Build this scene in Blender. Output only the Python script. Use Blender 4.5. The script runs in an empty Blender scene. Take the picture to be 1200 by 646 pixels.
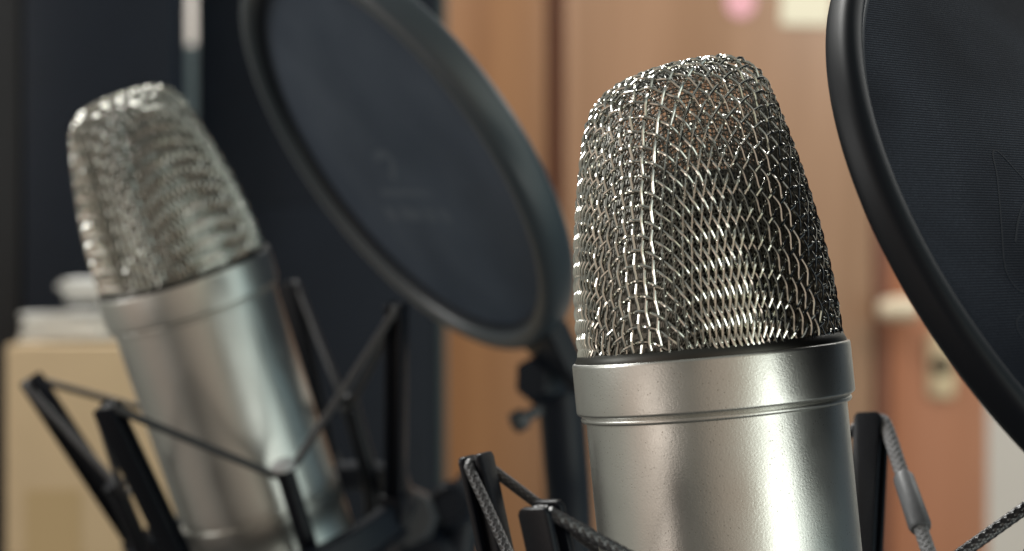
import bpy, bmesh, math, random
import numpy as np
from mathutils import Vector, Matrix, Euler

random.seed(4)
rng = np.random.default_rng(7)
scene = bpy.context.scene
COL = scene.collection
PI = math.pi
FPX = 2090.0                      # focal length in pixels of the 1200 px wide photograph


def P(px, py, Z):
    """A point seen at photo pixel (px, py), Z metres in front of the camera."""
    return Vector(((px - 600) / FPX * Z, Z, -(py - 323) / FPX * Z))


# ------------------------------------------------------------------ materials
def new_mat(name):
    m = bpy.data.materials.new(name)
    m.use_nodes = True
    nt = m.node_tree
    b = nt.nodes['Principled BSDF']
    return m, nt, b


def N(nt, typ, **kw):
    n = nt.nodes.new(typ)
    for k, v in kw.items():
        if k in n.inputs.keys():
            n.inputs[k].default_value = v
        else:
            setattr(n, k, v)
    return n


def simple(name, col, rough=0.5, metal=0.0, spec=0.5, bump=0.0, scale=800.0, var=0.0, coat=0.0, dist=0.0002):
    m, nt, b = new_mat(name)
    b.inputs['Base Color'].default_value = (*col, 1)
    b.inputs['Roughness'].default_value = rough
    b.inputs['Metallic'].default_value = metal
    b.inputs['Specular IOR Level'].default_value = spec
    b.inputs['Coat Weight'].default_value = coat
    tc = N(nt, 'ShaderNodeTexCoord')
    nz = N(nt, 'ShaderNodeTexNoise', Scale=scale, Detail=4.0)
    nt.links.new(tc.outputs['Object'], nz.inputs['Vector'])
    if bump:
        bp = N(nt, 'ShaderNodeBump', Strength=bump, Distance=dist)
        nt.links.new(nz.outputs['Fac'], bp.inputs['Height'])
        nt.links.new(bp.outputs['Normal'], b.inputs['Normal'])
    if var:
        n2 = N(nt, 'ShaderNodeTexNoise', Scale=scale * 0.13, Detail=3.0)
        nt.links.new(tc.outputs['Object'], n2.inputs['Vector'])
        mx = N(nt, 'ShaderNodeMix', data_type='RGBA')
        mx.inputs[6].default_value = (*[c * (1 - var) for c in col], 1)
        mx.inputs[7].default_value = (*[min(1, c * (1 + var)) for c in col], 1)
        nt.links.new(n2.outputs['Fac'], mx.inputs[0])
        nt.links.new(mx.outputs[2], b.inputs['Base Color'])
    return m


def metal_body_mat():
    m, nt, b = new_mat('satin_nickel')
    b.inputs['Metallic'].default_value = 1.0
    tc = N(nt, 'ShaderNodeTexCoord')
    # faint cloudy wear in colour and roughness
    n1 = N(nt, 'ShaderNodeTexNoise', Scale=90.0, Detail=5.0)
    nt.links.new(tc.outputs['Object'], n1.inputs['Vector'])
    mr = N(nt, 'ShaderNodeMapRange')
    mr.inputs['From Min'].default_value = 0.3
    mr.inputs['From Max'].default_value = 0.7
    mr.inputs['To Min'].default_value = 0.30
    mr.inputs['To Max'].default_value = 0.38
    nt.links.new(n1.outputs['Fac'], mr.inputs['Value'])
    nt.links.new(mr.outputs['Result'], b.inputs['Roughness'])
    # fine dust specks and pits: a few of the cells carry one
    v = N(nt, 'ShaderNodeTexVoronoi', Scale=1900.0, feature='F1')
    nt.links.new(tc.outputs['Object'], v.inputs['Vector'])
    sp = N(nt, 'ShaderNodeMapRange')
    sp.inputs['From Min'].default_value = 0.30
    sp.inputs['From Max'].default_value = 0.12
    nt.links.new(v.outputs['Distance'], sp.inputs['Value'])
    sc_ = N(nt, 'ShaderNodeSeparateColor')
    nt.links.new(v.outputs['Color'], sc_.inputs[0])
    n3 = N(nt, 'ShaderNodeTexNoise', Scale=110.0, Detail=2.0)
    nt.links.new(tc.outputs['Object'], n3.inputs['Vector'])
    am = N(nt, 'ShaderNodeMath', operation='MULTIPLY')
    nt.links.new(sc_.outputs[0], am.inputs[0])
    nt.links.new(n3.outputs['Fac'], am.inputs[1])
    th = N(nt, 'ShaderNodeMapRange')
    th.inputs['From Min'].default_value = 0.34
    th.inputs['From Max'].default_value = 0.48
    nt.links.new(am.outputs[0], th.inputs['Value'])
    mu = N(nt, 'ShaderNodeMath', operation='MULTIPLY')
    nt.links.new(sp.outputs['Result'], mu.inputs[0])
    nt.links.new(th.outputs['Result'], mu.inputs[1])
    mx = N(nt, 'ShaderNodeMix', data_type='RGBA')
    mx.inputs[6].default_value = (0.645, 0.648, 0.62, 1)
    mx.inputs[7].default_value = (0.36, 0.34, 0.30, 1)
    nt.links.new(mu.outputs[0], mx.inputs[0])
    nt.links.new(mx.outputs[2], b.inputs['Base Color'])
    # grain of the bead-blasted finish
    n2 = N(nt, 'ShaderNodeTexNoise', Scale=2600.0, Detail=4.0)
    nt.links.new(tc.outputs['Object'], n2.inputs['Vector'])
    ad = N(nt, 'ShaderNodeMath', operation='MULTIPLY_ADD')
    ad.inputs[1].default_value = -0.5
    nt.links.new(mu.outputs[0], ad.inputs[0])
    nt.links.new(n2.outputs['Fac'], ad.inputs[2])
    bp = N(nt, 'ShaderNodeBump', Strength=0.55, Distance=0.00006)
    nt.links.new(ad.outputs[0], bp.inputs['Height'])
    nt.links.new(bp.outputs['Normal'], b.inputs['Normal'])
    return m


def wood_mat(name, c1, c2, rough=0.45, scale=1.0):
    m, nt, b = new_mat(name)
    b.inputs['Roughness'].default_value = rough
    tc = N(nt, 'ShaderNodeTexCoord')
    mp = N(nt, 'ShaderNodeMapping')
    mp.inputs['Scale'].default_value = (9 * scale, 9 * scale, 0.7 * scale)
    nt.links.new(tc.outputs['Object'], mp.inputs['Vector'])
    nz = N(nt, 'ShaderNodeTexNoise', Scale=3.0, Detail=6.0, Distortion=0.6)
    nt.links.new(mp.outputs['Vector'], nz.inputs['Vector'])
    cr = N(nt, 'ShaderNodeValToRGB')
    cr.color_ramp.elements[0].position = 0.3
    cr.color_ramp.elements[0].color = (*c1, 1)
    cr.color_ramp.elements[1].position = 0.72
    cr.color_ramp.elements[1].color = (*c2, 1)
    nt.links.new(nz.outputs['Fac'], cr.inputs['Fac'])
    nt.links.new(cr.outputs['Color'], b.inputs['Base Color'])
    return m


def fabric_mat(name, c1, c2, period):
    """Fine knitted nylon: rows of tiny ribs, partly see-through between the threads."""
    m, nt, b = new_mat(name)
    b.inputs['Roughness'].default_value = 0.6
    b.inputs['Specular IOR Level'].default_value = 0.04
    b.inputs['Sheen Weight'].default_value = 0.0
    b.inputs['Sheen Tint'].default_value = (0.7, 0.8, 1.0, 1)
    b.inputs['Sheen Roughness'].default_value = 0.4
    tc = N(nt, 'ShaderNodeTexCoord')
    mp = N(nt, 'ShaderNodeMapping')
    mp.inputs['Rotation'].default_value = (0, 0, FAB_ROT)
    nt.links.new(tc.outputs['Object'], mp.inputs['Vector'])
    nd = N(nt, 'ShaderNodeTexNoise', Scale=25.0, Detail=2.0)
    nt.links.new(mp.outputs['Vector'], nd.inputs['Vector'])
    w = N(nt, 'ShaderNodeTexWave', wave_type='BANDS', bands_direction='Y')
    w.inputs['Scale'].default_value = 2 * PI / (20 * period)
    w.inputs['Distortion'].default_value = 0.9
    w.inputs['Detail'].default_value = 1.0
    w.inputs['Detail Scale'].default_value = 0.12
    nt.links.new(mp.outputs['Vector'], w.inputs['Vector'])
    nn = N(nt, 'ShaderNodeTexNoise', Scale=2600.0, Detail=2.0)
    nt.links.new(mp.outputs['Vector'], nn.inputs['Vector'])
    # how visible the ribs are wanders over the cloth
    mr = N(nt, 'ShaderNodeMapRange')
    mr.inputs['From Min'].default_value = 0.35
    mr.inputs['From Max'].default_value = 0.65
    nt.links.new(nd.outputs['Fac'], mr.inputs['Value'])
    mu = N(nt, 'ShaderNodeMath', operation='MULTIPLY')
    nt.links.new(w.outputs['Fac'], mu.inputs[0])
    nt.links.new(nn.outputs['Fac'], mu.inputs[1])
    mu2 = N(nt, 'ShaderNodeMath', operation='MULTIPLY')
    nt.links.new(mu.outputs[0], mu2.inputs[0])
    nt.links.new(mr.outputs['Result'], mu2.inputs[1])
    mx = N(nt, 'ShaderNodeMix', data_type='RGBA')
    mx.inputs[6].default_value = (*c1, 1)
    mx.inputs[7].default_value = (*c2, 1)
    nt.links.new(mu2.outputs[0], mx.inputs[0])
    nt.links.new(mx.outputs[2], b.inputs['Base Color'])
    bp = N(nt, 'ShaderNodeBump', Strength=0.5, Distance=0.0001)
    nt.links.new(mu.outputs[0], bp.inputs['Height'])
    nt.links.new(bp.outputs['Normal'], b.inputs['Normal'])
    return m


M_BODY = metal_body_mat()
M_WIRE = simple('grille_wire', (0.74, 0.74, 0.69), rough=0.10, metal=1.0, var=0.3, scale=700)
M_FINE = simple('fine_mesh_wire', (0.24, 0.238, 0.22), rough=0.28, metal=1.0)
M_BLACK = simple('black_plastic', (0.009, 0.0125, 0.020), rough=0.42, spec=0.25, bump=0.12, scale=2500, dist=0.0001)
M_POST = simple('black_moulded_plastic', (0.006, 0.0075, 0.012), rough=0.36, spec=0.22, bump=0.35, scale=900, dist=0.00015)
M_RING = simple('pop_ring_plastic', (0.042, 0.058, 0.073), rough=0.36, spec=0.75, bump=0.05, scale=1500, dist=0.0001)
M_RING2 = simple('matt_black_hoop_plastic', (0.0055, 0.0072, 0.011), rough=0.45, spec=0.17, bump=0.08, scale=1500, dist=0.0001)
M_CORD = simple('black_braided_elastic', (0.035, 0.035, 0.040), rough=0.30, spec=0.7, bump=0.3, scale=4000, dist=0.0001)
M_CORDG = simple('lit_grey_elastic', (0.30, 0.30, 0.31), rough=0.6, bump=0.5, scale=4000, dist=0.0001, var=0.3)  # the lit look of one cord length, put into a lighter grey
M_SLEEVE = simple('grey_shrink_sleeve', (0.16, 0.165, 0.175), rough=0.45, bump=0.4, scale=700, var=0.25)
M_MARK = simple('faint_print', (0.105, 0.13, 0.165), rough=0.6, spec=0.1)
M_MARK2 = simple('faint_thread_print', (0.012, 0.0148, 0.0215), rough=0.6, spec=0.1)
M_STEEL = simple('worn_steel', (0.30, 0.31, 0.33), rough=0.35, metal=1.0)
M_KNOB = simple('grey_knob_plastic', (0.055, 0.06, 0.068), rough=0.4)
M_CAP = simple('pale_end_cap', (0.62, 0.64, 0.66), rough=0.3)
M_LIP = simple('lip_dark_reflection', (0.085, 0.085, 0.08), rough=0.42, metal=1.0)  # dark reflection on the collar's chamfer put into the metal colour
M_DARK = simple('matt_black', (0.006, 0.006, 0.006), rough=0.8, spec=0.1)


# ------------------------------------------------------------------ mesh helpers (millimetres in, metres out)
class MB:
    def __init__(self):
        self.v, self.f, self.n = [], [], 0

    def add(self, verts, faces):
        verts = np.asarray(verts, float)
        self.v.append(verts)
        self.f += [tuple(i + self.n for i in f) for f in faces]
        self.n += len(verts)

    def lathe(self, prof, seg=96, closed=False):
        prof = np.asarray(prof, float)
        n = len(prof)
        a = np.arange(seg) * 2 * PI / seg
        V = np.stack([np.outer(np.cos(a), prof[:, 0]), np.outer(np.sin(a), prof[:, 0]),
                      np.tile(prof[:, 1], (seg, 1))], -1).reshape(-1, 3)
        F = []
        for i in range(seg):
            j = (i + 1) % seg
            for k in range(n if closed else n - 1):
                l = (k + 1) % n
                F.append((i * n + k, j * n + k, j * n + l, i * n + l))
        self.add(V, F)

    def tube(self, pts, rad, sides=10, braid=0, caps=True):
        """rad may be a number or one per point; braid > 0 makes woven ridges round the tube."""
        p = np.asarray(pts, float)
        n = len(p)
        rad = np.broadcast_to(np.asarray(rad, float), (n,))
        t = np.gradient(p, axis=0)
        t /= np.linalg.norm(t, axis=1)[:, None] + 1e-12
        ref = np.array([0.0, 0, 1]) if abs(t[0][2]) < 0.9 else np.array([1.0, 0, 0])
        u = np.cross(t[0], ref)
        u /= np.linalg.norm(u)
        U = np.zeros_like(p)
        for i in range(n):
            u = u - t[i] * np.dot(u, t[i])
            u /= np.linalg.norm(u)
            U[i] = u
        W = np.cross(t, U)
        a = np.arange(sides) * 2 * PI / sides
        R = np.tile(rad[:, None], (1, sides))
        if braid:
            s = np.concatenate([[0], np.cumsum(np.linalg.norm(np.diff(p, axis=0), axis=1))])
            k = 2 * PI / braid
            ph = 6
            A, S = a[None, :], s[:, None]
            x1 = np.cos(ph * A + k * S)
            x2 = np.cos(ph * A - k * S)
            R = R * (0.89 + 0.12 * np.maximum(x1 * (np.sin(k * S + ph * A) > -2), x2))
        V = p[:, None, :] + R[..., None] * (np.cos(a)[None, :, None] * U[:, None, :] + np.sin(a)[None, :, None] * W[:, None, :])
        F = []
        for i in range(n - 1):
            for k in range(sides):
                l = (k + 1) % sides
                F.append((i * sides + k, i * sides + l, (i + 1) * sides + l, (i + 1) * sides + k))
        if caps:
            F.append(tuple(range(sides))[::-1])
            F.append(tuple((n - 1) * sides + k for k in range(sides)))
        self.add(V.reshape(-1, 3), F)

    def prism(self, poly, M, depth):
        """extrude the 2-D outline poly by depth along local z; M maps local mm to target mm."""
        n = len(poly)
        V = [(x, y, 0) for x, y in poly] + [(x, y, depth) for x, y in poly]
        V = [tuple(M @ Vector(v)) for v in V]
        F = [tuple(range(n))[::-1], tuple(range(n, 2 * n))] + [(i, (i + 1) % n, (i + 1) % n + n, i + n) for i in range(n)]
        self.add(V, F)

    def box(self, c, s, M=None):
        x, y, z = s[0] / 2, s[1] / 2, s[2] / 2
        V = [Vector((c[0] + a * x, c[1] + b * y, c[2] + d * z)) for d in (-1, 1) for b in (-1, 1) for a in (-1, 1)]
        if M is not None:
            V = [M @ v for v in V]
        self.add([tuple(v) for v in V], [(0, 2, 3, 1), (4, 5, 7, 6), (0, 1, 5, 4), (2, 6, 7, 3), (0, 4, 6, 2), (1, 3, 7, 5)])

    def build(self, name, mat, parent=None, bevel=0.0, smooth=True, unit=0.001, segs=2):
        V = np.concatenate(self.v) * unit
        me = bpy.data.meshes.new(name)
        me.from_pydata(V.tolist(), [], self.f)
        me.update()
        if bevel:
            bm = bmesh.new()
            bm.from_mesh(me)
            ed = [e for e in bm.edges if len(e.link_faces) == 2 and e.calc_face_angle(0) > 0.5]
            bmesh.ops.bevel(bm, geom=ed, offset=bevel * unit, segments=segs, affect='EDGES', profile=0.5)
            bmesh.ops.recalc_face_normals(bm, faces=bm.faces)
            bm.to_mesh(me)
            bm.free()
        else:
            bm = bmesh.new()
            bm.from_mesh(me)
            bmesh.ops.recalc_face_normals(bm, faces=bm.faces)
            bm.to_mesh(me)
            bm.free()
        if smooth:
            me.polygons.foreach_set('use_smooth', [True] * len(me.polygons))
            try:
                me.set_sharp_from_angle(angle=math.radians(42))
            except Exception:
                pass
        me.materials.append(mat)
        o = bpy.data.objects.new(name, me)
        COL.objects.link(o)
        if parent is not None:
            o.parent = parent
        return o


def empty(name, label, cat, loc=(0, 0, 0), rot=None, group=None):
    o = bpy.data.objects.new(name, None)
    o.empty_display_size = 0.02
    COL.objects.link(o)
    if rot is not None:
        o.matrix_world = Matrix.Translation(loc) @ rot.to_4x4()
    else:
        o.location = loc
    o['label'] = label
    o['category'] = cat
    if group:
        o['group'] = group
    return o


def tag(o, label, cat, group=None):
    o['label'] = label
    o['category'] = cat
    if group:
        o['group'] = group
    return o


def catmull(p, sub):
    p = np.asarray(p, float)
    n = len(p)
    if n < 3:
        return p
    q = np.concatenate([[2 * p[0] - p[1]], p, [2 * p[-1] - p[-2]]])
    t = np.arange(sub) / sub
    t = t[None, :, None]
    a, b, c, d = (q[k:k + n - 1][:, None, :] for k in range(4))
    r = 0.5 * (2 * b + (c - a) * t + (2 * a - 5 * b + 4 * c - d) * t * t + (3 * b - a - 3 * c + d) * t ** 3)
    return np.concatenate([r.reshape(-1, 3), p[-1:]])


# ------------------------------------------------------------------ microphone head: a woven net draped over the head's shape
RG, HG = 25.7, 55.4
PHI = math.radians(28)             # turn of the wedge about the axis
AXIS = math.radians(235)           # direction of one family of wires


def make_F(inset, slope=0.12):
    R, H = RG - inset, HG - inset
    a, b, e = 0.60 * RG - inset, 0.46 * RG - inset, 3.2
    cph, sph = math.cos(PHI), math.sin(PHI)

    def F(p):
        x, y, z = p[..., 0], p[..., 1], p[..., 2]
        rho = np.sqrt(x * x + y * y) + 1e-9
        lx, ly = (x * cph + y * sph) / rho, (-x * sph + y * cph) / rho
        rs = (np.abs(lx / a) ** e + np.abs(ly / b) ** e) ** (-1 / e)
        t = np.clip(z / H, 0, 1.15)
        w = np.minimum(t ** 1.8, 1.2)
        f1 = rho - ((1 - w) * R + w * rs)
        f2 = z - (H - 1.5 * (rho / 15) ** 2 + slope * x)
        k = 7.0
        h = np.maximum(k - np.abs(f1 - f2), 0) / k
        return np.maximum(f1, f2) + h * h * k / 4
    return F


def grad(F, p, e=0.02):
    g = np.zeros(3)
    for i in range(3):
        d = np.zeros(3)
        d[i] = e
        g[i] = (F(p + d) - F(p - d)) / (2 * e)
    return g


def project(F, p):
    for _ in range(12):
        f = float(F(p))
        g = grad(F, p)
        p = p - f * g / (np.dot(g, g) + 1e-9)
        if abs(f) < 1e-4:
            break
    return p


def drape(F, axis, d, n, zmin):
    """Pin-jointed square net (wires of fixed pitch) hung from the apex; returns nodes[i, j] (nan where off the head)."""
    G = np.full((2 * n + 1, 2 * n + 1, 3), np.nan)
    apex = project(F, np.array([1e-3, 1e-3, HG]))
    G[n, n] = apex

    def axis_wire(ang):
        u = np.array([math.cos(ang), math.sin(ang), 0])
        m = np.array([-math.sin(ang), math.cos(ang), 0])
        out, p, t = [], apex, u
        for _ in range(n):
            q = p + t * d
            for _ in range(25):
                r = np.array([float(F(q)), np.dot(q - apex, m), np.linalg.norm(q - p) - d])
                J = np.stack([grad(F, q), m, (q - p) / np.linalg.norm(q - p)])
                q = q - np.clip(np.linalg.solve(J, r), -1, 1)
                if np.abs(r).max() < 1e-4:
                    break
            t = (q - p) / d
            p = q
            out.append(q)
        return out
    for s, (di, dj) in enumerate(((1, 0), (0, 1), (-1, 0), (0, -1))):
        for k, q in enumerate(axis_wire(axis + s * PI / 2)):
            G[n + di * (k + 1), n + dj * (k + 1)] = q
    for si in (1, -1):
        for sj in (1, -1):
            for tot in range(2, 2 * n + 1):
                for i in range(max(1, tot - n), min(n, tot - 1) + 1):
                    j = tot - i
                    A = G[n + si * (i - 1), n + sj * j]
                    B = G[n + si * i, n + sj * (j - 1)]
                    O = G[n + si * (i - 1), n + sj * (j - 1)]
                    if np.isnan(A[0]) or np.isnan(B[0]):
                        continue
                    if max(A[2], B[2]) < zmin - 3:
                        continue
                    q = project(F, A + B - O)
                    ok = False
                    for _ in range(20):
                        r = np.array([float(F(q)), np.linalg.norm(q - A) - d, np.linalg.norm(q - B) - d])
                        if np.abs(r).max() < 1e-3:
                            ok = True
                            break
                        J = np.stack([grad(F, q), (q - A) / (np.linalg.norm(q - A) + 1e-9), (q - B) / (np.linalg.norm(q - B) + 1e-9)])
                        q = q - np.clip(np.linalg.lstsq(J, r, rcond=None)[0], -0.8, 0.8)
                    if not ok or np.dot(q - O, A + B - 2 * O) < 0:
                        mid = (A + B) / 2
                        dn = mid - O
                        dn = dn / (np.linalg.norm(dn) + 1e-9)
                        L = np.linalg.norm(A - B) / 2
                        q = project(F, mid + dn * math.sqrt(max(d * d - L * L, (0.45 * d) ** 2)))
                    G[n + si * i, n + sj * j] = q
    return G


def normals(F, Q):
    e = 0.02
    g = np.zeros_like(Q)
    for i in range(3):
        dd = np.zeros(3)
        dd[i] = e
        g[..., i] = (F(Q + dd) - F(Q - dd)) / (2 * e)
    return g / (np.linalg.norm(g, axis=-1, keepdims=True) + 1e-9)


def relax(F, G, its):
    """the wire stretches a little as it is drawn: even out the net on the surface."""
    for _ in range(its):
        A = (G[2:, 1:-1] + G[:-2, 1:-1] + G[1:-1, 2:] + G[1:-1, :-2]) / 4
        ok = ~np.isnan(A[..., 0]) & ~np.isnan(G[1:-1, 1:-1, 0])
        Q = G[1:-1, 1:-1].copy()
        Q[ok] += 0.5 * (A[ok] - Q[ok])
        for _k in range(3):
            f = F(Q)
            g = normals(F, Q)
            Q[ok] -= (f[..., None] * g)[ok] * 0.9
        G = G.copy()
        G[1:-1, 1:-1] = Q
    return G


def spread(F, G, axis, amp=0.072):
    """share the wires out more evenly round the skirt of the head."""
    x, y, z = G[..., 0], G[..., 1], G[..., 2]
    r, th = np.hypot(x, y), np.arctan2(y, x)
    w = np.clip((HG - 8 - z) / 22, 0, 1)
    th = th - amp * w * np.sin(4 * (th - axis))
    Q = np.stack([r * np.cos(th), r * np.sin(th), z], -1)
    for _ in range(6):
        f, g = F(Q), normals(F, Q)
        Q = Q - f[..., None] * g * 0.9
    return Q


def wires(mb, G, Nn, r, amp, sub, sides, zcut):
    m = G.shape[0]
    for fam in (0, 1):
        for i in range(m):
            line = G[i] if fam == 0 else G[:, i]
            nn = Nn[i] if fam == 0 else Nn[:, i]
            sg = np.array([1 if ((i + k + fam) % 2) else -1 for k in range(m)], float)
            ok = ~np.isnan(line[:, 0])
            ok &= np.where(np.isnan(line[:, 2]), -99, line[:, 2]) > zcut
            pts = line + nn * (sg * amp)[:, None]
            k = 0
            while k < m:
                if ok[k]:
                    e = k
                    while e < m and ok[e]:
                        e += 1
                    if e - k > 2:
                        seg = pts[k:e]
                        mb.tube(catmull(seg, sub) if sub > 1 else seg, r(seg[:, 2]) if callable(r) else r, sides=sides, caps=False)
                    k = e
                else:
                    k += 1


PITCH = 2.85


def refine(G, k):
    m = G.shape[0]
    x = np.arange((m - 1) * k + 1) / k
    i0 = np.minimum(x.astype(int), m - 2)
    f = x - i0
    A = G[i0] * (1 - f)[:, None, None] + G[i0 + 1] * f[:, None, None]
    return A[:, i0] * (1 - f)[None, :, None] + A[:, i0 + 1] * f[None, :, None]


def head_nets(slope):
    """outer crimped-wire grille and the finer mesh just inside it."""
    F = make_F(0.0, slope)
    G = drape(F, AXIS, PITCH, 33, -4)
    G = spread(F, relax(F, G, 14), AXIS)
    G = G + rng.normal(0, 0.05, G.shape)
    G = G - (F(G)[..., None] * normals(F, G)) * 0.9
    outer = MB()
    wires(outer, G, normals(F, G), 0.295, 0.36, 4, 7, -3.5)
    F = make_F(1.3, slope)
    G = drape(F, AXIS + PI / 4, PITCH, 33, -4)
    G = refine(spread(F, relax(F, G, 14), AXIS + PI / 4), 3)
    inner = MB()
    # the finer mesh closes up where it was drawn tight down the skirt
    wires(inner, G, normals(F, G), lambda z: 0.10 + 0.115 * np.clip((47 - z) / 20, 0, 1), 0.11, 1, 4, -3.5)
    return outer, inner


def arc(cx, cz, r, a0, a1, n=6):
    return [(cx + r * math.cos(math.radians(a0 + (a1 - a0) * k / n)), cz + r * math.sin(math.radians(a0 + (a1 - a0) * k / n))) for k in range(n + 1)]


def build_mic(label, loc, rot, slope):
    grille, fine = head_nets(slope)
    t = empty('condenser_microphone', label, 'microphone', loc, rot, 'silver condenser microphones')
    # body tube, with the small step under the collar
    b = MB()
    prof = [(0, -150), (24.5, -150), (25.0, -149.2), (25.9, -79.5), (25.9, -79.2), (24.6, -78.8), (24.6, -76.4), (25.75, -76.0), (25.75, -15.2), (25.75, -13.2), (24, -13.0)]
    b.lathe(prof, 160)
    b.build('body', M_BODY, t)
    # collar ring: bevelled top lip, rounded lower lip
    c = MB()
    prof = [(25.0, -6), (26.6, -1.75), (26.9, -1.7), (27.25, -1.8), (27.44, -2.0), (27.5, -2.4), (27.5, -9.6)] \
        + arc(26.85, -11.35, 0.65, 0, -70, 5) + [(26.55, -12.3)] + arc(26.15, -12.95, 0.6, 60, -90, 6) + [(25.3, -13.6)]
    c.lathe(prof, 160)
    cl = c.build('collar', M_BODY, t)
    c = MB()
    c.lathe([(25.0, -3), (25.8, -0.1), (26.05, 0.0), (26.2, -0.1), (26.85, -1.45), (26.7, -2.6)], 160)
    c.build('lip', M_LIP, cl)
    g = grille.build('grille', M_WIRE, t)
    g.rotation_euler = (0, -0.026, 0)
    fine.build('inner_mesh', M_FINE, g)
    # dark filler added inside the grille so its lower part reads black
    k = MB()
    Fc = make_F(3.2, slope)
    seg, prof = 48, [(-4.0, 1.0), (8.0, 1.0), (16.0, 1.0), (22.0, 0.95), (27.0, 0.84), (31.0, 0.66), (34.0, 0.4), (35.0, 0.0)]
    V = []
    for zz, fr in prof:
        for q in range(seg):
            a = 2 * PI * q / seg
            lo, hi = 0.0, 30.0
            for _ in range(24):
                md = (lo + hi) / 2
                if float(Fc(np.array([md * math.cos(a), md * math.sin(a), max(zz, 0.0)]))) > 0:
                    hi = md
                else:
                    lo = md
            V.append((lo * fr * math.cos(a), lo * fr * math.sin(a), zz))
    k.add(V, [(r * seg + q, r * seg + (q + 1) % seg, (r + 1) * seg + (q + 1) % seg, (r + 1) * seg + q) for r in range(len(prof) - 1) for q in range(seg)])
    k.build('dark_filler', M_DARK, t)
    return t


def orient(lean, tilt, twist=0):
    return Matrix.Rotation(math.radians(-lean), 3, 'Y') @ Matrix.Rotation(math.radians(tilt), 3, 'X') @ Matrix.Rotation(math.radians(twist), 3, 'Z')


L1, R1 = P(831, 408, 0.354), orient(5.5, -1.0)
L2, R2 = P(212, 327, 0.55), orient(16.5, 11.5)
build_mic('silver condenser microphone in sharp focus with a crisp woven wire grille', P(831, 402, 0.354), R1, 0.13)
build_mic('blurred silver condenser microphone leaning to the left in front of the black panels', P(212, 312, 0.55), orient(16.5, 11.5, 28), 0.01)


# ------------------------------------------------------------------ spider shock mounts
def smooth_path(pts, step=0.22, sub=14):
    p = catmull(np.array(pts, float), sub)
    s = np.concatenate([[0], np.cumsum(np.linalg.norm(np.diff(p, axis=0), axis=1))])
    n = max(8, int(s[-1] / step))
    q = np.linspace(0, s[-1], n)
    return np.stack([np.interp(q, s, p[:, k]) for k in range(3)], -1)


POSTS1 = {'A': (231, 58, -22.5), 'D': (346, 72, -24), 'C': (53, 69, -20.5), 'B': (153, 55, -18.5)}
POSTS2 = {'A': (248, 58, -20), 'D': (338, 68, -21.5), 'C': (66, 60, -19.5), 'B': (158, 66, -20.5)}
PRONGS1 = {'AD': (285, 39, -52), 'DC': (6, 47, -62), 'CB': (105, 39, -52), 'BA': (195, 39, -52)}
PRONGS2 = {'AD': (296, 40, -57), 'DC': (20, 39, -55), 'CB': (105, 39, -55), 'BA': (195, 39, -55)}


def pol(a, r, z):
    a = math.radians(a)
    return np.array([r * math.cos(a), r * math.sin(a), z])


def hull_ring(mb, r_in, r_out, z0, z1, seg=120):
    e = 0.8
    mb.lathe([(r_in, z0 + e), (r_in, z1 - e), (r_in + e, z1), (r_out - e, z1), (r_out, z1 - e), (r_out, z0 + e), (r_out - e, z0), (r_in + e, z0)], seg, closed=True)


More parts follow.
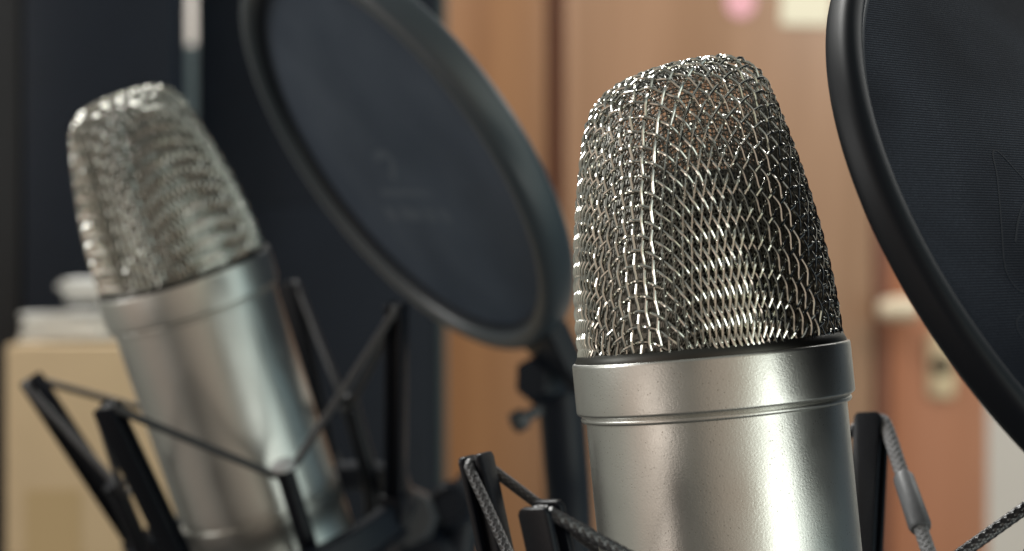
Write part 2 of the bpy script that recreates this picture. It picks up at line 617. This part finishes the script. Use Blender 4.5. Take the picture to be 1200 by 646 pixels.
def build_mount(label, loc, rot, posts, prongs, grey_cord, zring=-82, rring=47):
    t = empty('shock_mount', label, 'shock mount', loc, rot, 'black elastic shock mounts')
    m = MB()
    hull_ring(m, rring - 4, rring + 1.5, zring - 9, zring)
    m.build('outer_ring', M_BLACK, t)
    m = MB()
    hull_ring(m, 26.3, 30.0, -112, -96)
    m.build('inner_ring', M_BLACK, t)
    hooks = {}
    for key, (a, r, z) in posts.items():
        top = pol(a, r, z)
        bot = pol(a, rring - 1.0, zring - 5)
        zax = Vector(top - bot)
        L = zax.length
        zax.normalize()
        tan = Vector((-math.sin(math.radians(a)), math.cos(math.radians(a)), 0))
        rad = tan.cross(zax).normalized()
        M = Matrix(((tan.x, rad.x, zax.x, bot[0]), (tan.y, rad.y, zax.y, bot[1]), (tan.z, rad.z, zax.z, bot[2]), (0, 0, 0, 1)))
        m = MB()
        w, th, gap = 3.3, 1.5, 1.25
        # two cheeks with rounded heads, joined by a web that stops short of the top
        for s in (-1, 1):
            c = gap + th / 2
            out = [(-w * 0.95, 0), (w * 0.95, 0), (w, L - 1.2), (w - 0.5, L - 0.25), (w - 1.2, L), (-w + 1.2, L), (-w + 0.5, L - 0.25), (-w, L - 1.2)]
            Mr = M @ Matrix(((1, 0, 0, 0), (0, 0, 1, s * c - th / 2), (0, 1, 0, 0), (0, 0, 0, 1)))
            m.prism(out, Mr, th)
        m.box((0, 0, (L - 3) / 2), (2.4, 2 * gap + 0.2, L - 3), M)
        m.box((0, 0, 3.0), (2 * w + 1.6, 2 * (gap + th) + 1.6, 9), M)
        p = m.build('arm', M_POST, t, bevel=0.32)
        hooks[key] = [np.array(M @ Vector((sx, 0, L + dz))) for sx, dz in ((-w - 0.2, -2.6), (-1.4, -1.5), (1.4, -1.5), (w + 0.2, -2.6))]
    tips = {}
    for key, (a, r, z) in prongs.items():
        top = pol(a, r, z)
        bot = pol(a, 29.0, -104)
        m = MB()
        mid = bot + (top - bot) * np.array([0.75, 0.75, 0.3])
        m.tube(smooth_path([bot, mid, top], 1.0), 2.9, 14)
        pr = m.build('prong', M_POST, t)
        d = (top - mid) / np.linalg.norm(top - mid)
        kn = MB()
        kn.tube([top - d * 0.5, top + d * 1.0, top + d * 1.8, top + d * 2.2], [3.6, 3.6, 2.8, 0.7], 18)
        kn.build('end_cap', M_CAP if key == 'AD' else M_POST, pr)
        tips[key] = (top, d)
    order = [('A', 'AD'), ('D', 'DC'), ('C', 'CB'), ('B', 'BA')]
    seq = ['A', 'D', 'C', 'B']
    m, gm = MB(), MB()
    for i, (pk, qk) in enumerate(order):
        nk = seq[(i + 1) % 4]
        h0, h1 = hooks[pk], hooks[nk]
        tip, d = tips[qk]
        # round the prong: a small wrap under its cap on the outer side
        outd = np.array([tip[0], tip[1], 0])
        outd /= np.linalg.norm(outd)
        side = np.cross([0, 0, 1], outd)
        base = tip - d * 1.6
        s0 = 1 if np.dot(h0[0] - base, side) > 0 else -1
        w0, wm, w1 = base + side * s0 * 2.9 - outd * 1.0, base - outd * 3.2 - np.array([0, 0, 1.2]), base - side * s0 * 2.9 - outd * 1.0
        # straight pull from the hook to the prong
        def straight(a, b, n=5):
            return [a + (b - a) * k / n for k in range(1, n)]
        # choose the hook side nearer to the prong
        e0 = h0[3] if np.linalg.norm(h0[3] - base) < np.linalg.norm(h0[0] - base) else h0[0]
        e1 = h1[3] if np.linalg.norm(h1[3] - base) < np.linalg.norm(h1[0] - base) else h1[0]
        i0 = h0[2] if e0 is h0[3] else h0[1]
        i1 = h1[2] if e1 is h1[3] else h1[1]
        first = [i0, e0] + straight(e0, w0) + [w0, wm]
        second = [wm, w1] + straight(w1, e1) + [e1, i1]
        m.tube(smooth_path(first), 1.2, 26, braid=1.7)
        (gm if (grey_cord and pk == 'D') else m).tube(smooth_path(second), 1.6 if grey_cord and pk == 'D' else 1.2, 26, braid=1.7)
        # across the head of the post
        if grey_cord and pk == 'D':
            a, b = w1, e1
            sl = MB()
            q = [b + (a - b) * k for k in (0.26, 0.275, 0.4, 0.50, 0.515)]
            sl.tube(q, [1.9, 2.3, 2.4, 2.5, 2.2], 18)
            sl.build('cord_sleeve', M_SLEEVE, t)
    for k in hooks:
        m.tube(smooth_path([hooks[k][1], (hooks[k][1] + hooks[k][2]) / 2 + np.array([0, 0, 0.15]), hooks[k][2]]), 1.2, 26, braid=1.7)
    m.build('elastic_cord', M_CORD, t)
    if gm.n:
        o = gm.build('elastic_cord', M_CORDG, t)
        o['label'] = 'length of elastic cord with its lit grey put into the colour'
    return t


build_mount('black shock mount around the sharp microphone at the bottom of the picture', L1, R1, POSTS1, PRONGS1, True)
build_mount('blurred black shock mount with elastic cords around the leaning microphone', L2, R2, POSTS2, PRONGS2, False)


# ------------------------------------------------------------------ pop filters
def frame_from_normal(n, xdir):
    n = n.normalized()
    x = (xdir - n * xdir.dot(n)).normalized()
    y = n.cross(x)
    return Matrix(((x.x, y.x, n.x), (x.y, y.y, n.y), (x.z, y.z, n.z)))


def stroke_strip(mb, pts, w, z):
    """flat printed stroke on the cloth, drawn in the plane of the screen (mm)."""
    p = catmull(np.array([(a, b, 0) for a, b in pts], float), 6)
    t = np.gradient(p, axis=0)
    t /= np.linalg.norm(t, axis=1)[:, None] + 1e-9
    nrm = np.stack([-t[:, 1], t[:, 0], np.zeros(len(p))], -1)
    zz = np.array([z(a, b) for a, b in p[:, :2]])
    V = np.concatenate([p + nrm * w / 2 + np.array([0, 0, 1]) * zz[:, None], p - nrm * w / 2 + np.array([0, 0, 1]) * zz[:, None]])
    n = len(p)
    mb.add(V, [(i, i + 1, n + i + 1, n + i) for i in range(n - 1)])


def build_pop(label, loc, rot, fab, radius=77.0, marks=(), mark_mat=None, ring_mat=None, hw=4.2, hd=6.2):
    t = empty('pop_filter', label, 'pop filter', loc, rot, 'round black pop filters')
    m = MB()
    R = radius
    # hoop: two rounded lips with a groove between, deeper than wide
    prof = []
    for a in np.linspace(0, 360, 40, endpoint=False):
        c, s = math.cos(math.radians(a)), math.sin(math.radians(a))
        x = hw * math.copysign(abs(c) ** 0.75, c)
        z = hd * math.copysign(abs(s) ** 0.7, s)
        prof.append((R - hw + x, z))
    m.lathe(prof, 200, closed=True)
    m.build('hoop', ring_mat, t)
    q = R - 2 * hw + 1.4
    m = MB()
    m.lathe([(q, 1.0), (q - 0.2, hd * 0.48), (q - 1.0, hd * 0.58), (q - 2.0, hd * 0.5), (q - 2.6, 1.5), (q - 0.5, 0.2)], 200, closed=True)
    m.build('inner_rim', M_BLACK, t)
    dome = lambda x, y: 1.2 + 1.2 * max(0, 1 - (x * x + y * y) / (q - 0.5) ** 2)
    m = MB()
    rr = np.linspace(0, q - 0.5, 24)
    m.lathe([(r, dome(r, 0)) for r in rr], 160)
    m.lathe([(r, -dome(r, 0)) for r in rr], 160)
    s = m.build('mesh_screen', fab, t)
    if marks:
        m = MB()
        for pts, w in marks:
            stroke_strip(m, pts, w, lambda x, y: dome(x, y) + 0.05)
        m.build('printed_mark', mark_mat, s)
    return t


def pop_rot(ca, b):
    """hoop whose face looks back along the photo direction b, with cosine ca towards the camera."""
    sa = math.sqrt(1 - ca * ca)
    n = Vector((sa * math.cos(b), -ca, sa * math.sin(b)))
    return frame_from_normal(n, Vector((-math.sin(b), 0, math.cos(b))))


def on_plane(px, py, c, rot):
    """photo pixel -> millimetres in the plane of a hoop."""
    n = rot.col[2]
    r = P(px, py, 1.0)
    q = r * (n.dot(c) / n.dot(r)) - c
    return q.dot(rot.col[0]) * 1000, q.dot(rot.col[1]) * 1000


RP1 = pop_rot(0.387, -2.469)
C1 = P(470, 181, 0.587)
RP2 = pop_rot(0.661, 0.70)
C2 = P(1309, 265, 0.360)
h = Vector((RP2.col[2].y, -RP2.col[2].x, 0))
FAB_ROT = -math.atan2(h.dot(RP2.col[1]), h.dot(RP2.col[0]))
M_FAB = fabric_mat('nylon_screen', (0.0030, 0.0046, 0.0090), (0.062, 0.075, 0.102), 0.00056)
M_FAB2 = fabric_mat('nylon_screen_lighter', (0.068, 0.087, 0.118), (0.155, 0.19, 0.24), 0.0008)  # lighter base and rib colours than the other screen
mk = lambda L, w, c, r: ([on_plane(x, y, c, r) for x, y in L], w)
marksL = [mk([(446, 182), (452, 176), (462, 178), (467, 190), (466, 206)], 3.4, C1, RP1), mk([(452, 222), (480, 221), (510, 222)], 2.4, C1, RP1),
          mk([(458, 246), (470, 248)], 5.5, C1, RP1), mk([(476, 246), (500, 248)], 4.5, C1, RP1), mk([(505, 248), (516, 248)], 5.0, C1, RP1), mk([(521, 247), (534, 249)], 5.5, C1, RP1)]
marksR = [mk([(1167, 310), (1164, 270), (1159, 215), (1154, 189), (1157, 183), (1166, 190), (1180, 206), (1200, 228), (1216, 246)], 0.42, C2, RP2),
          mk([(1180, 290), (1184, 262), (1192, 243), (1208, 240)], 0.5, C2, RP2), mk([(1167, 310), (1172, 328), (1184, 345), (1204, 352)], 0.35, C2, RP2),
          mk([(1200, 376), (1190, 374), (1183, 382), (1187, 396), (1200, 408)], 0.42, C2, RP2)]
popL = build_pop('blurred round black pop filter facing the leaning microphone', C1, RP1, M_FAB2, 77, marksL, M_MARK, M_RING, 4.0, 6.2)
popR = build_pop('large black pop filter cut by the right edge, its fabric in close view', C2, RP2, M_FAB, 77, marksR, M_MARK2, M_RING2, 2.6, 3.6)

# bracket of the blurred pop filter (in its own frame: x runs to the low end of the hoop)
m = MB()
m.prism([(74, -13), (78, -12), (88, -6), (96, -5), (98, 0), (96, 5), (88, 6), (78, 12), (74, 13)], Matrix.Translation((0, 0, -4)), 8)
m.build('bracket', M_BLACK, popL, bevel=1.0)
# hinge, thumbscrew and gooseneck hang in world directions: build them in local space of the filter
inv = (Matrix.Translation(C1) @ RP1.to_4x4()).inverted()
def loc_pt(px, py, Z):
    return np.array(inv @ P(px, py, Z)) * 1000
m = MB()
h0, h1 = loc_pt(622, 446, 0.595), loc_pt(668, 440, 0.615)
m.tube([h0, h0 + (h1 - h0) * 0.1, h0 + (h1 - h0) * 0.9, h1], [6.5, 8.5, 8.5, 6.5], 6)
hg = m.build('hinge', M_BLACK, popL)
m = MB()
k0, k1 = loc_pt(632, 480, 0.59), loc_pt(602, 497, 0.585)
d = k1 - k0
m.tube([k0, k0 + d * 0.5, k0 + d * 0.55, k0 + d * 0.62, k0 + d * 0.95, k1], [2.0, 2.0, 2.6, 3.6, 3.6, 2.2], 18)
m.build('thumbscrew', M_KNOB, hg)
m = MB()
m.tube(smooth_path([loc_pt(652, 436, 0.612), loc_pt(658, 480, 0.613), loc_pt(663, 540, 0.615), loc_pt(667, 600, 0.62), loc_pt(672, 760, 0.63)], 1.5), 8.0, 20)
m.build('gooseneck', M_BLACK, popL)


# ------------------------------------------------------------------ stand of the leaning microphone (dark swivel low in the picture)
st = empty('microphone_stand', 'blurred dark stand swivel low between the two microphones', 'microphone stand', P(500, 640, 0.60))
def sp(px, py, Z):
    return np.array(P(px, py, Z) - P(500, 640, 0.60)) * 1000
m = MB()
m.tube(smooth_path([sp(440, 612, 0.60), sp(480, 630, 0.60), sp(530, 660, 0.60), sp(560, 760, 0.61)], 1.5), 7.0, 18)
m.build('stand_arm', M_BLACK, st)
m = MB()
m.tube([sp(528, 592, 0.585), sp(529, 592, 0.588), sp(538, 590, 0.615), sp(539, 590, 0.618)], [6.0, 8.0, 8.0, 6.0], 28)
m.tube([sp(526, 592, 0.580), sp(528, 592, 0.585)], [4.0, 4.0], 16)
sw = m.build('swivel', M_BLACK, st)
m = MB()
m.tube([sp(478, 606, 0.575), sp(479, 606, 0.578), sp(484, 604, 0.60), sp(485, 604, 0.602)], [8.0, 9.5, 9.5, 8.0], 8)
m.build('knob', M_KNOB, sw)
m = MB()
m.tube([sp(430, 652, 0.57), sp(452, 628, 0.575), sp(490, 604, 0.59), sp(526, 596, 0.60)], [6, 7, 7, 6], 4)
m.build('yoke', M_BLACK, st)
m = MB()
m.tube([sp(556, 560, 0.60), sp(548, 575, 0.60), sp(538, 640, 0.60), sp(534, 720, 0.60)], [5, 6, 6.5, 6.5], 18)
m.build('pole', M_BLACK, st)

# ------------------------------------------------------------------ background
def slab(name, mat, px0, px1, py0, py1, Z, depth, parent=None, bevel=1.5):
    """upright slab whose front face spans the given photo pixels at distance Z; origin at its own centre."""
    a, b = P(px0, py0, Z), P(px1, py1, Z)
    c = Vector(((a.x + b.x) / 2, Z + depth / 2, (a.z + b.z) / 2))
    q = MB()
    q.box((0, 0, 0), (abs(b.x - a.x) * 1000, depth * 1000, abs(a.z - b.z) * 1000))
    o = q.build(name, mat, None, bevel=bevel)
    if parent is not None:
        o.parent = parent
        o.location = c - Vector(parent.location)
    else:
        o.location = c
    return o


M_WALL = simple('pale_wall', (0.84, 0.81, 0.77), rough=0.8, bump=0.1, scale=200, var=0.05, dist=0.001)
M_WOOD = wood_mat('wardrobe_wood', (0.25, 0.140, 0.077), (0.34, 0.200, 0.120), 0.38)
M_WOOD4 = wood_mat('reddish_door_wood', (0.36, 0.150, 0.078), (0.45, 0.20, 0.11), 0.38)
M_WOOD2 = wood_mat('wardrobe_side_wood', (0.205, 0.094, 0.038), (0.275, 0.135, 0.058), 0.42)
M_WOOD3 = wood_mat('trim_and_groove_shade_wood', (0.16, 0.062, 0.035), (0.22, 0.09, 0.05), 0.5)
M_CREAM = simple('cream_enamel', (0.72, 0.62, 0.46), rough=0.35)
M_BRASS = simple('pale_brass', (0.75, 0.62, 0.42), rough=0.35, metal=0.6)
M_PINK = simple('pink_paper', (0.80, 0.42, 0.48), rough=0.7)
M_NOTE = simple('cream_paper', (0.78, 0.74, 0.58), rough=0.8)
M_PANEL = simple('blue_black_panel', (0.0080, 0.0122, 0.0205), rough=0.5, spec=0.2, bump=0.05, scale=300, var=0.15)
M_CARD = simple('cardboard', (0.60, 0.45, 0.28), rough=0.8, bump=0.2, scale=300, var=0.08, dist=0.0004)
M_TAPE = simple('packing_tape', (0.53, 0.38, 0.205), rough=0.4)
M_PAPER = simple('grey_white_paper', (0.80, 0.80, 0.78), rough=0.8, var=0.1, scale=150)
M_TEAL = simple('grey_green_board', (0.05, 0.075, 0.08), rough=0.6)

ZD = 2.0
wl = slab('wall', M_WALL, -700, 2000, -500, 1300, 2.55, 0.08)
wl['kind'] = 'structure'

wd = empty('wardrobe', 'brown wooden wardrobe with upright panels filling the background behind the sharp microphone', 'wardrobe', P(840, 1100, ZD))
slab('side_panel', M_WOOD2, 512, 640, -260, 1100, ZD + 0.002, 0.45, wd, 3)
slab('shade_groove', M_WOOD3, 640.6, 661, -260, 1100, ZD + 0.02, 0.42, wd, 2)  # recessed groove strip, its shade put into a darker wood colour
d1 = slab('door', M_WOOD, 662, 1023, -260, 1100, ZD, 0.03, wd, 3)
d2 = slab('door', M_WOOD4, 1045, 1158, -260, 1100, ZD, 0.03, wd, 3)
slab('centre_post', M_WOOD3, 1024, 1044, 238, 1100, ZD + 0.006, 0.42, wd, 2)
slab('centre_post', M_WOOD, 1024, 1044, -260, 237, ZD + 0.003, 0.42, wd, 2)

def sub(o, parent, world):
    o.parent = parent
    off = Vector(parent.location) + (Vector(parent.parent.location) if parent.parent else Vector((0, 0, 0)))
    o.location = world - off
    return o
m = MB()
m.tube([(-22, 0, 0), (-20, 0, 0), (-8, 0, 0.5), (8, 0, 1), (20, 0, 1.5), (22, 0, 1.5)], [6, 10, 13, 13.5, 12, 7], 20)
m.tube([(0, 0, 0), (0, 26, 0)], [6, 6], 14)
sub(m.build('handle', M_CREAM), d2, P(1053, 363, ZD - 0.03))
pl = MB()
pl.prism([(-15, -33), (-10, -36), (10, -36), (15, -33), (15, 33), (10, 36), (-10, 36), (-15, 33)], Matrix.Rotation(PI / 2, 4, 'X'), 4)
plate = sub(pl.build('lock_plate', M_BRASS, bevel=0.8), d2, P(1102, 428, ZD - 0.001))
kh = MB()
kh.tube([(0, -9, -4), (0, -3.9, -4)], [10.5, 10.5], 24)
k_ = kh.build('keyhole', M_DARK, plate)
k_.location = (0, 0, 0.004)

# paper things stuck to the wardrobe door
m = MB()
hp = [(20 * math.sin(2 * PI * k / 40) * (0.8 - 0.2 * math.cos(2 * PI * k / 40)), 26 * math.cos(2 * PI * k / 40)) for k in range(40)]
m.prism(hp, Matrix.Rotation(PI / 2, 4, 'X'), 1.2)
o = m.build('paper_decoration', M_PINK)
o.location = P(868, -6, ZD - 0.001)
tag(o, 'pink paper shape with a rounded tip stuck to the wardrobe door at the top edge', 'paper decoration')
m = MB()
g = [(-29, -26), (29, -27), (30, 25), (-28, 26)]
m.prism(g, Matrix.Rotation(PI / 2, 4, 'X'), 0.8)
o = m.build('paper_note', M_NOTE)
o.location = P(945, 2, ZD - 0.001)
tag(o, 'cream paper note stuck to the wardrobe door beside the larger pop filter', 'paper note')

# black panels on the left
ZP = 1.25
o = slab('black_panel', M_PANEL, 229, 514, -400, 1000, ZP, 0.05, None, 3)
tag(o, 'tall blue-black panel behind the smaller pop filter, beside the brown wardrobe', 'panel', 'dark panels behind the leaning microphone')
m = MB()
a = P(229, 240, ZP)
o2 = slab('edge_strip', M_TEAL, 514.5, 521, -400, 1000, ZP + 0.003, 0.045, o, 1)
o3 = slab('raised_face', M_PANEL, 236, 506, 243, 990, ZP - 0.004, 0.006, o, 2)
o = slab('black_panel', M_PANEL, 26, 204, -400, 1000, ZP - 0.05, 0.05, None, 3)
tag(o, 'blue-black panel behind the leaning microphone, left of the pale gap', 'panel', 'dark panels behind the leaning microphone')
o = slab('black_panel', simple('black_edge', (0.006, 0.007, 0.010), rough=0.6), -200, 24, -400, 1000, ZP - 0.045, 0.05, None, 3)
tag(o, 'blackest panel, cut by the left edge of the picture above the papers', 'panel', 'dark panels behind the leaning microphone')
o = slab('board', M_TEAL, 100, 320, 52, 1000, ZP + 0.25, 0.02, None, 2)
tag(o, 'dim grey-green board seen through the gap between the black panels', 'board')

# cardboard box with papers on top
ZB = 1.0
bx = empty('cardboard_box', 'tan cardboard box under papers at the left edge', 'box', P(110, 900, ZB))
slab('box_body', M_CARD, 6, 262, 404, 900, ZB, 0.14, bx, 2)
slab('tape', M_TAPE, 30, 94, 574, 900, ZB - 0.0006, 0.0004, bx, 0)
m = MB()
for k in range(9):
    rz = rng.uniform(-0.12, 0.12)
    w, dpt = (46 if k < 5 else 30) + rng.uniform(-3, 3), 100
    nx, ny = 14, 8
    V, Fc = [], []
    z0 = 1 + k * 3.3 + (6 if k > 4 else 0)
    for s_ in (0, 2.4):
        for j in range(ny):
            for i in range(nx):
                x = (i / (nx - 1) - 0.5) * w
                y = (j / (ny - 1) - 0.5) * dpt
                z = z0 + s_ + 0.8 * math.sin(x * 0.05 + k * 1.3) + 0.6 * math.sin(y * 0.06 + k)
                z -= 0.002 * (x + 8) ** 2 * (0.3 + 0.08 * k) * (1 if x < -8 else 0)
                V.append((x * math.cos(rz) - y * math.sin(rz), x * math.sin(rz) + y * math.cos(rz), max(z, 0.3 + s_)))
    nn_ = nx * ny
    rim = [i for i in range(nx)] + [j * nx + nx - 1 for j in range(1, ny)] + [(ny - 1) * nx + i for i in range(nx - 2, -1, -1)] + [j * nx for j in range(ny - 2, 0, -1)]
    Fc += [(rim[q], rim[(q + 1) % len(rim)], rim[(q + 1) % len(rim)] + nn_, rim[q] + nn_) for q in range(len(rim))]
    for j in range(ny - 1):
        for i in range(nx - 1):
            q = j * nx + i
            Fc.append((q, q + 1, q + nx + 1, q + nx))
            Fc.append((q + nn_, q + nx + nn_, q + nx + 1 + nn_, q + 1 + nn_))
    V = [(a + (9 if k > 4 else -5), b, c) for a, b, c in V]
    m.add(V, Fc)
o = m.build('paper_stack', M_PAPER)
o.location = P(100, 404, ZB) + Vector((-0.012, 0.068, 0.001))
tag(o, 'loose pile of grey-white papers on the cardboard box', 'papers')

# ------------------------------------------------------------------ camera
cam = bpy.data.cameras.new('camera')
cam.sensor_width = 36.0
cam.lens = 36.0 * FPX / 1200.0
cam.clip_start = 0.01
cam.clip_end = 100.0
cam.dof.use_dof = True
cam.dof.focus_distance = 0.343
cam.dof.aperture_fstop = cam.lens / 5.2
co = bpy.data.objects.new('camera', cam)
co.rotation_euler = (PI / 2, 0, 0)
COL.objects.link(co)
scene.camera = co

# ------------------------------------------------------------------ light: the room around the camera, a window to the right, a ceiling lamp, and added unseen fills
w = bpy.data.worlds.new('World')
scene.world = w
w.use_nodes = True
nt = w.node_tree
bg = nt.nodes['Background']
tc = N(nt, 'ShaderNodeTexCoord')
sx = N(nt, 'ShaderNodeSeparateXYZ')
nt.links.new(tc.outputs['Generated'], sx.inputs[0])
ny = N(nt, 'ShaderNodeMath', operation='MULTIPLY')
ny.inputs[1].default_value = -1.0
nt.links.new(sx.outputs['Y'], ny.inputs[0])
at = N(nt, 'ShaderNodeMath', operation='ARCTAN2')
nt.links.new(sx.outputs['X'], at.inputs[0])
nt.links.new(ny.outputs[0], at.inputs[1])
mr = N(nt, 'ShaderNodeMapRange')
mr.inputs['From Min'].default_value = -PI
mr.inputs['From Max'].default_value = PI
nt.links.new(at.outputs[0], mr.inputs['Value'])
cr = N(nt, 'ShaderNodeValToRGB')
ROOM = [(-180, (.12, .12, .12)), (-125, (.19, .19, .165)), (-92, (.30, .29, .25)), (-78, (.52, .42, .35)), (-56, (.48, .38, .31)),
        (-44, (.11, .108, .095)), (-22, (.11, .105, .09)), (-8, (.34, .275, .22)), (18, (.38, .31, .25)), (30, (.55, .55, .42)),
        (40, (.97, 1.04, .92)), (64, (1.0, 1.08, 1.0)), (80, (.50, .64, .62)), (94, (.12, .18, .20)), (115, (.05, .065, .075)), (180, (.12, .12, .12))]
els = cr.color_ramp.elements
while len(els) < len(ROOM):
    els.new(0.5)
for e, (a, c) in zip(els, ROOM):
    e.position = (a + 180) / 360
for e, (a, c) in zip(els, ROOM):
    e.color = (*c, 1)
nt.links.new(mr.outputs['Result'], cr.inputs['Fac'])
# ceiling and floor of the room
ce = N(nt, 'ShaderNodeMapRange')
ce.inputs['From Min'].default_value = 0.45
ce.inputs['From Max'].default_value = 0.75
nt.links.new(sx.outputs['Z'], ce.inputs['Value'])
m1 = N(nt, 'ShaderNodeMix', data_type='RGBA')
nt.links.new(ce.outputs['Result'], m1.inputs[0])
nt.links.new(cr.outputs['Color'], m1.inputs[6])
m1.inputs[7].default_value = (.20, .205, .19, 1)
fl = N(nt, 'ShaderNodeMapRange')
fl.inputs['From Min'].default_value = -0.25
fl.inputs['From Max'].default_value = -0.65
nt.links.new(sx.outputs['Z'], fl.inputs['Value'])
m2 = N(nt, 'ShaderNodeMix', data_type='RGBA')
nt.links.new(fl.outputs['Result'], m2.inputs[0])
nt.links.new(m1.outputs[2], m2.inputs[6])
m2.inputs[7].default_value = (.08, .078, .07, 1)
nt.links.new(m2.outputs[2], bg.inputs['Color'])
bg.inputs['Strength'].default_value = 1.2


def area(name, loc, target, size, size_y, power, col):
    l = bpy.data.lights.new(name, 'AREA')
    l.shape = 'RECTANGLE'
    l.size, l.size_y, l.energy, l.color = size, size_y, power, col
    o = bpy.data.objects.new(name, l)
    COL.objects.link(o)
    o.location = loc
    o.rotation_euler = (Vector(target) - Vector(loc)).to_track_quat('-Z', 'Y').to_euler()
    return o


area('window_light', (0.88, -0.57, -0.27), (0.05, 0.34, -0.03), 0.52, 0.95, 3.2, (0.97, 1.0, 0.95))
area('ceiling_lamp', (-0.45, 1.15, 1.05), (-0.1, 0.45, 0), 0.7, 0.3, 14.0, (1.0, 0.99, 0.95))
area('door_fill_light', (0.82, 1.25, 0.85), (0.42, 2.0, 0.1), 0.5, 0.5, 6.6, (1.0, 0.97, 0.93))  # added unseen light that brightens the wardrobe doors

area('side_lamp', (-1.15, 0.5, 0.42), (0.0, 0.38, 0.0), 0.35, 0.35, 3.6, (1.0, 0.99, 0.96))
area('wall_fill_light', (-0.6, 1.5, 1.25), (-0.48, 2.55, 0.4), 0.5, 0.3, 14.0, (1.0, 0.97, 0.93))  # added unseen light for the pale wall in the gap
area('sparkle_light', (0.80, 0.95, 0.55), (0.0, 0.45, 0.0), 0.14, 0.14, 0.9, (1.0, 1.0, 0.95))  # small unseen light added for glints on the grilles' right edges
area('low_left_fill', (-1.0, -0.37, -0.22), (0.05, 0.36, 0.0), 0.4, 0.4, 0.65, (1.0, 0.90, 0.82))  # unseen light added for the hoop highlight and warm body streak

scene.view_settings.view_transform = 'Standard'
scene.view_settings.look = 'None'
scene.view_settings.exposure = 0.0
scene.view_settings.gamma = 1.0
scene.cycles.max_bounces = 10
scene.cycles.glossy_bounces = 6
scene.cycles.use_denoising = True
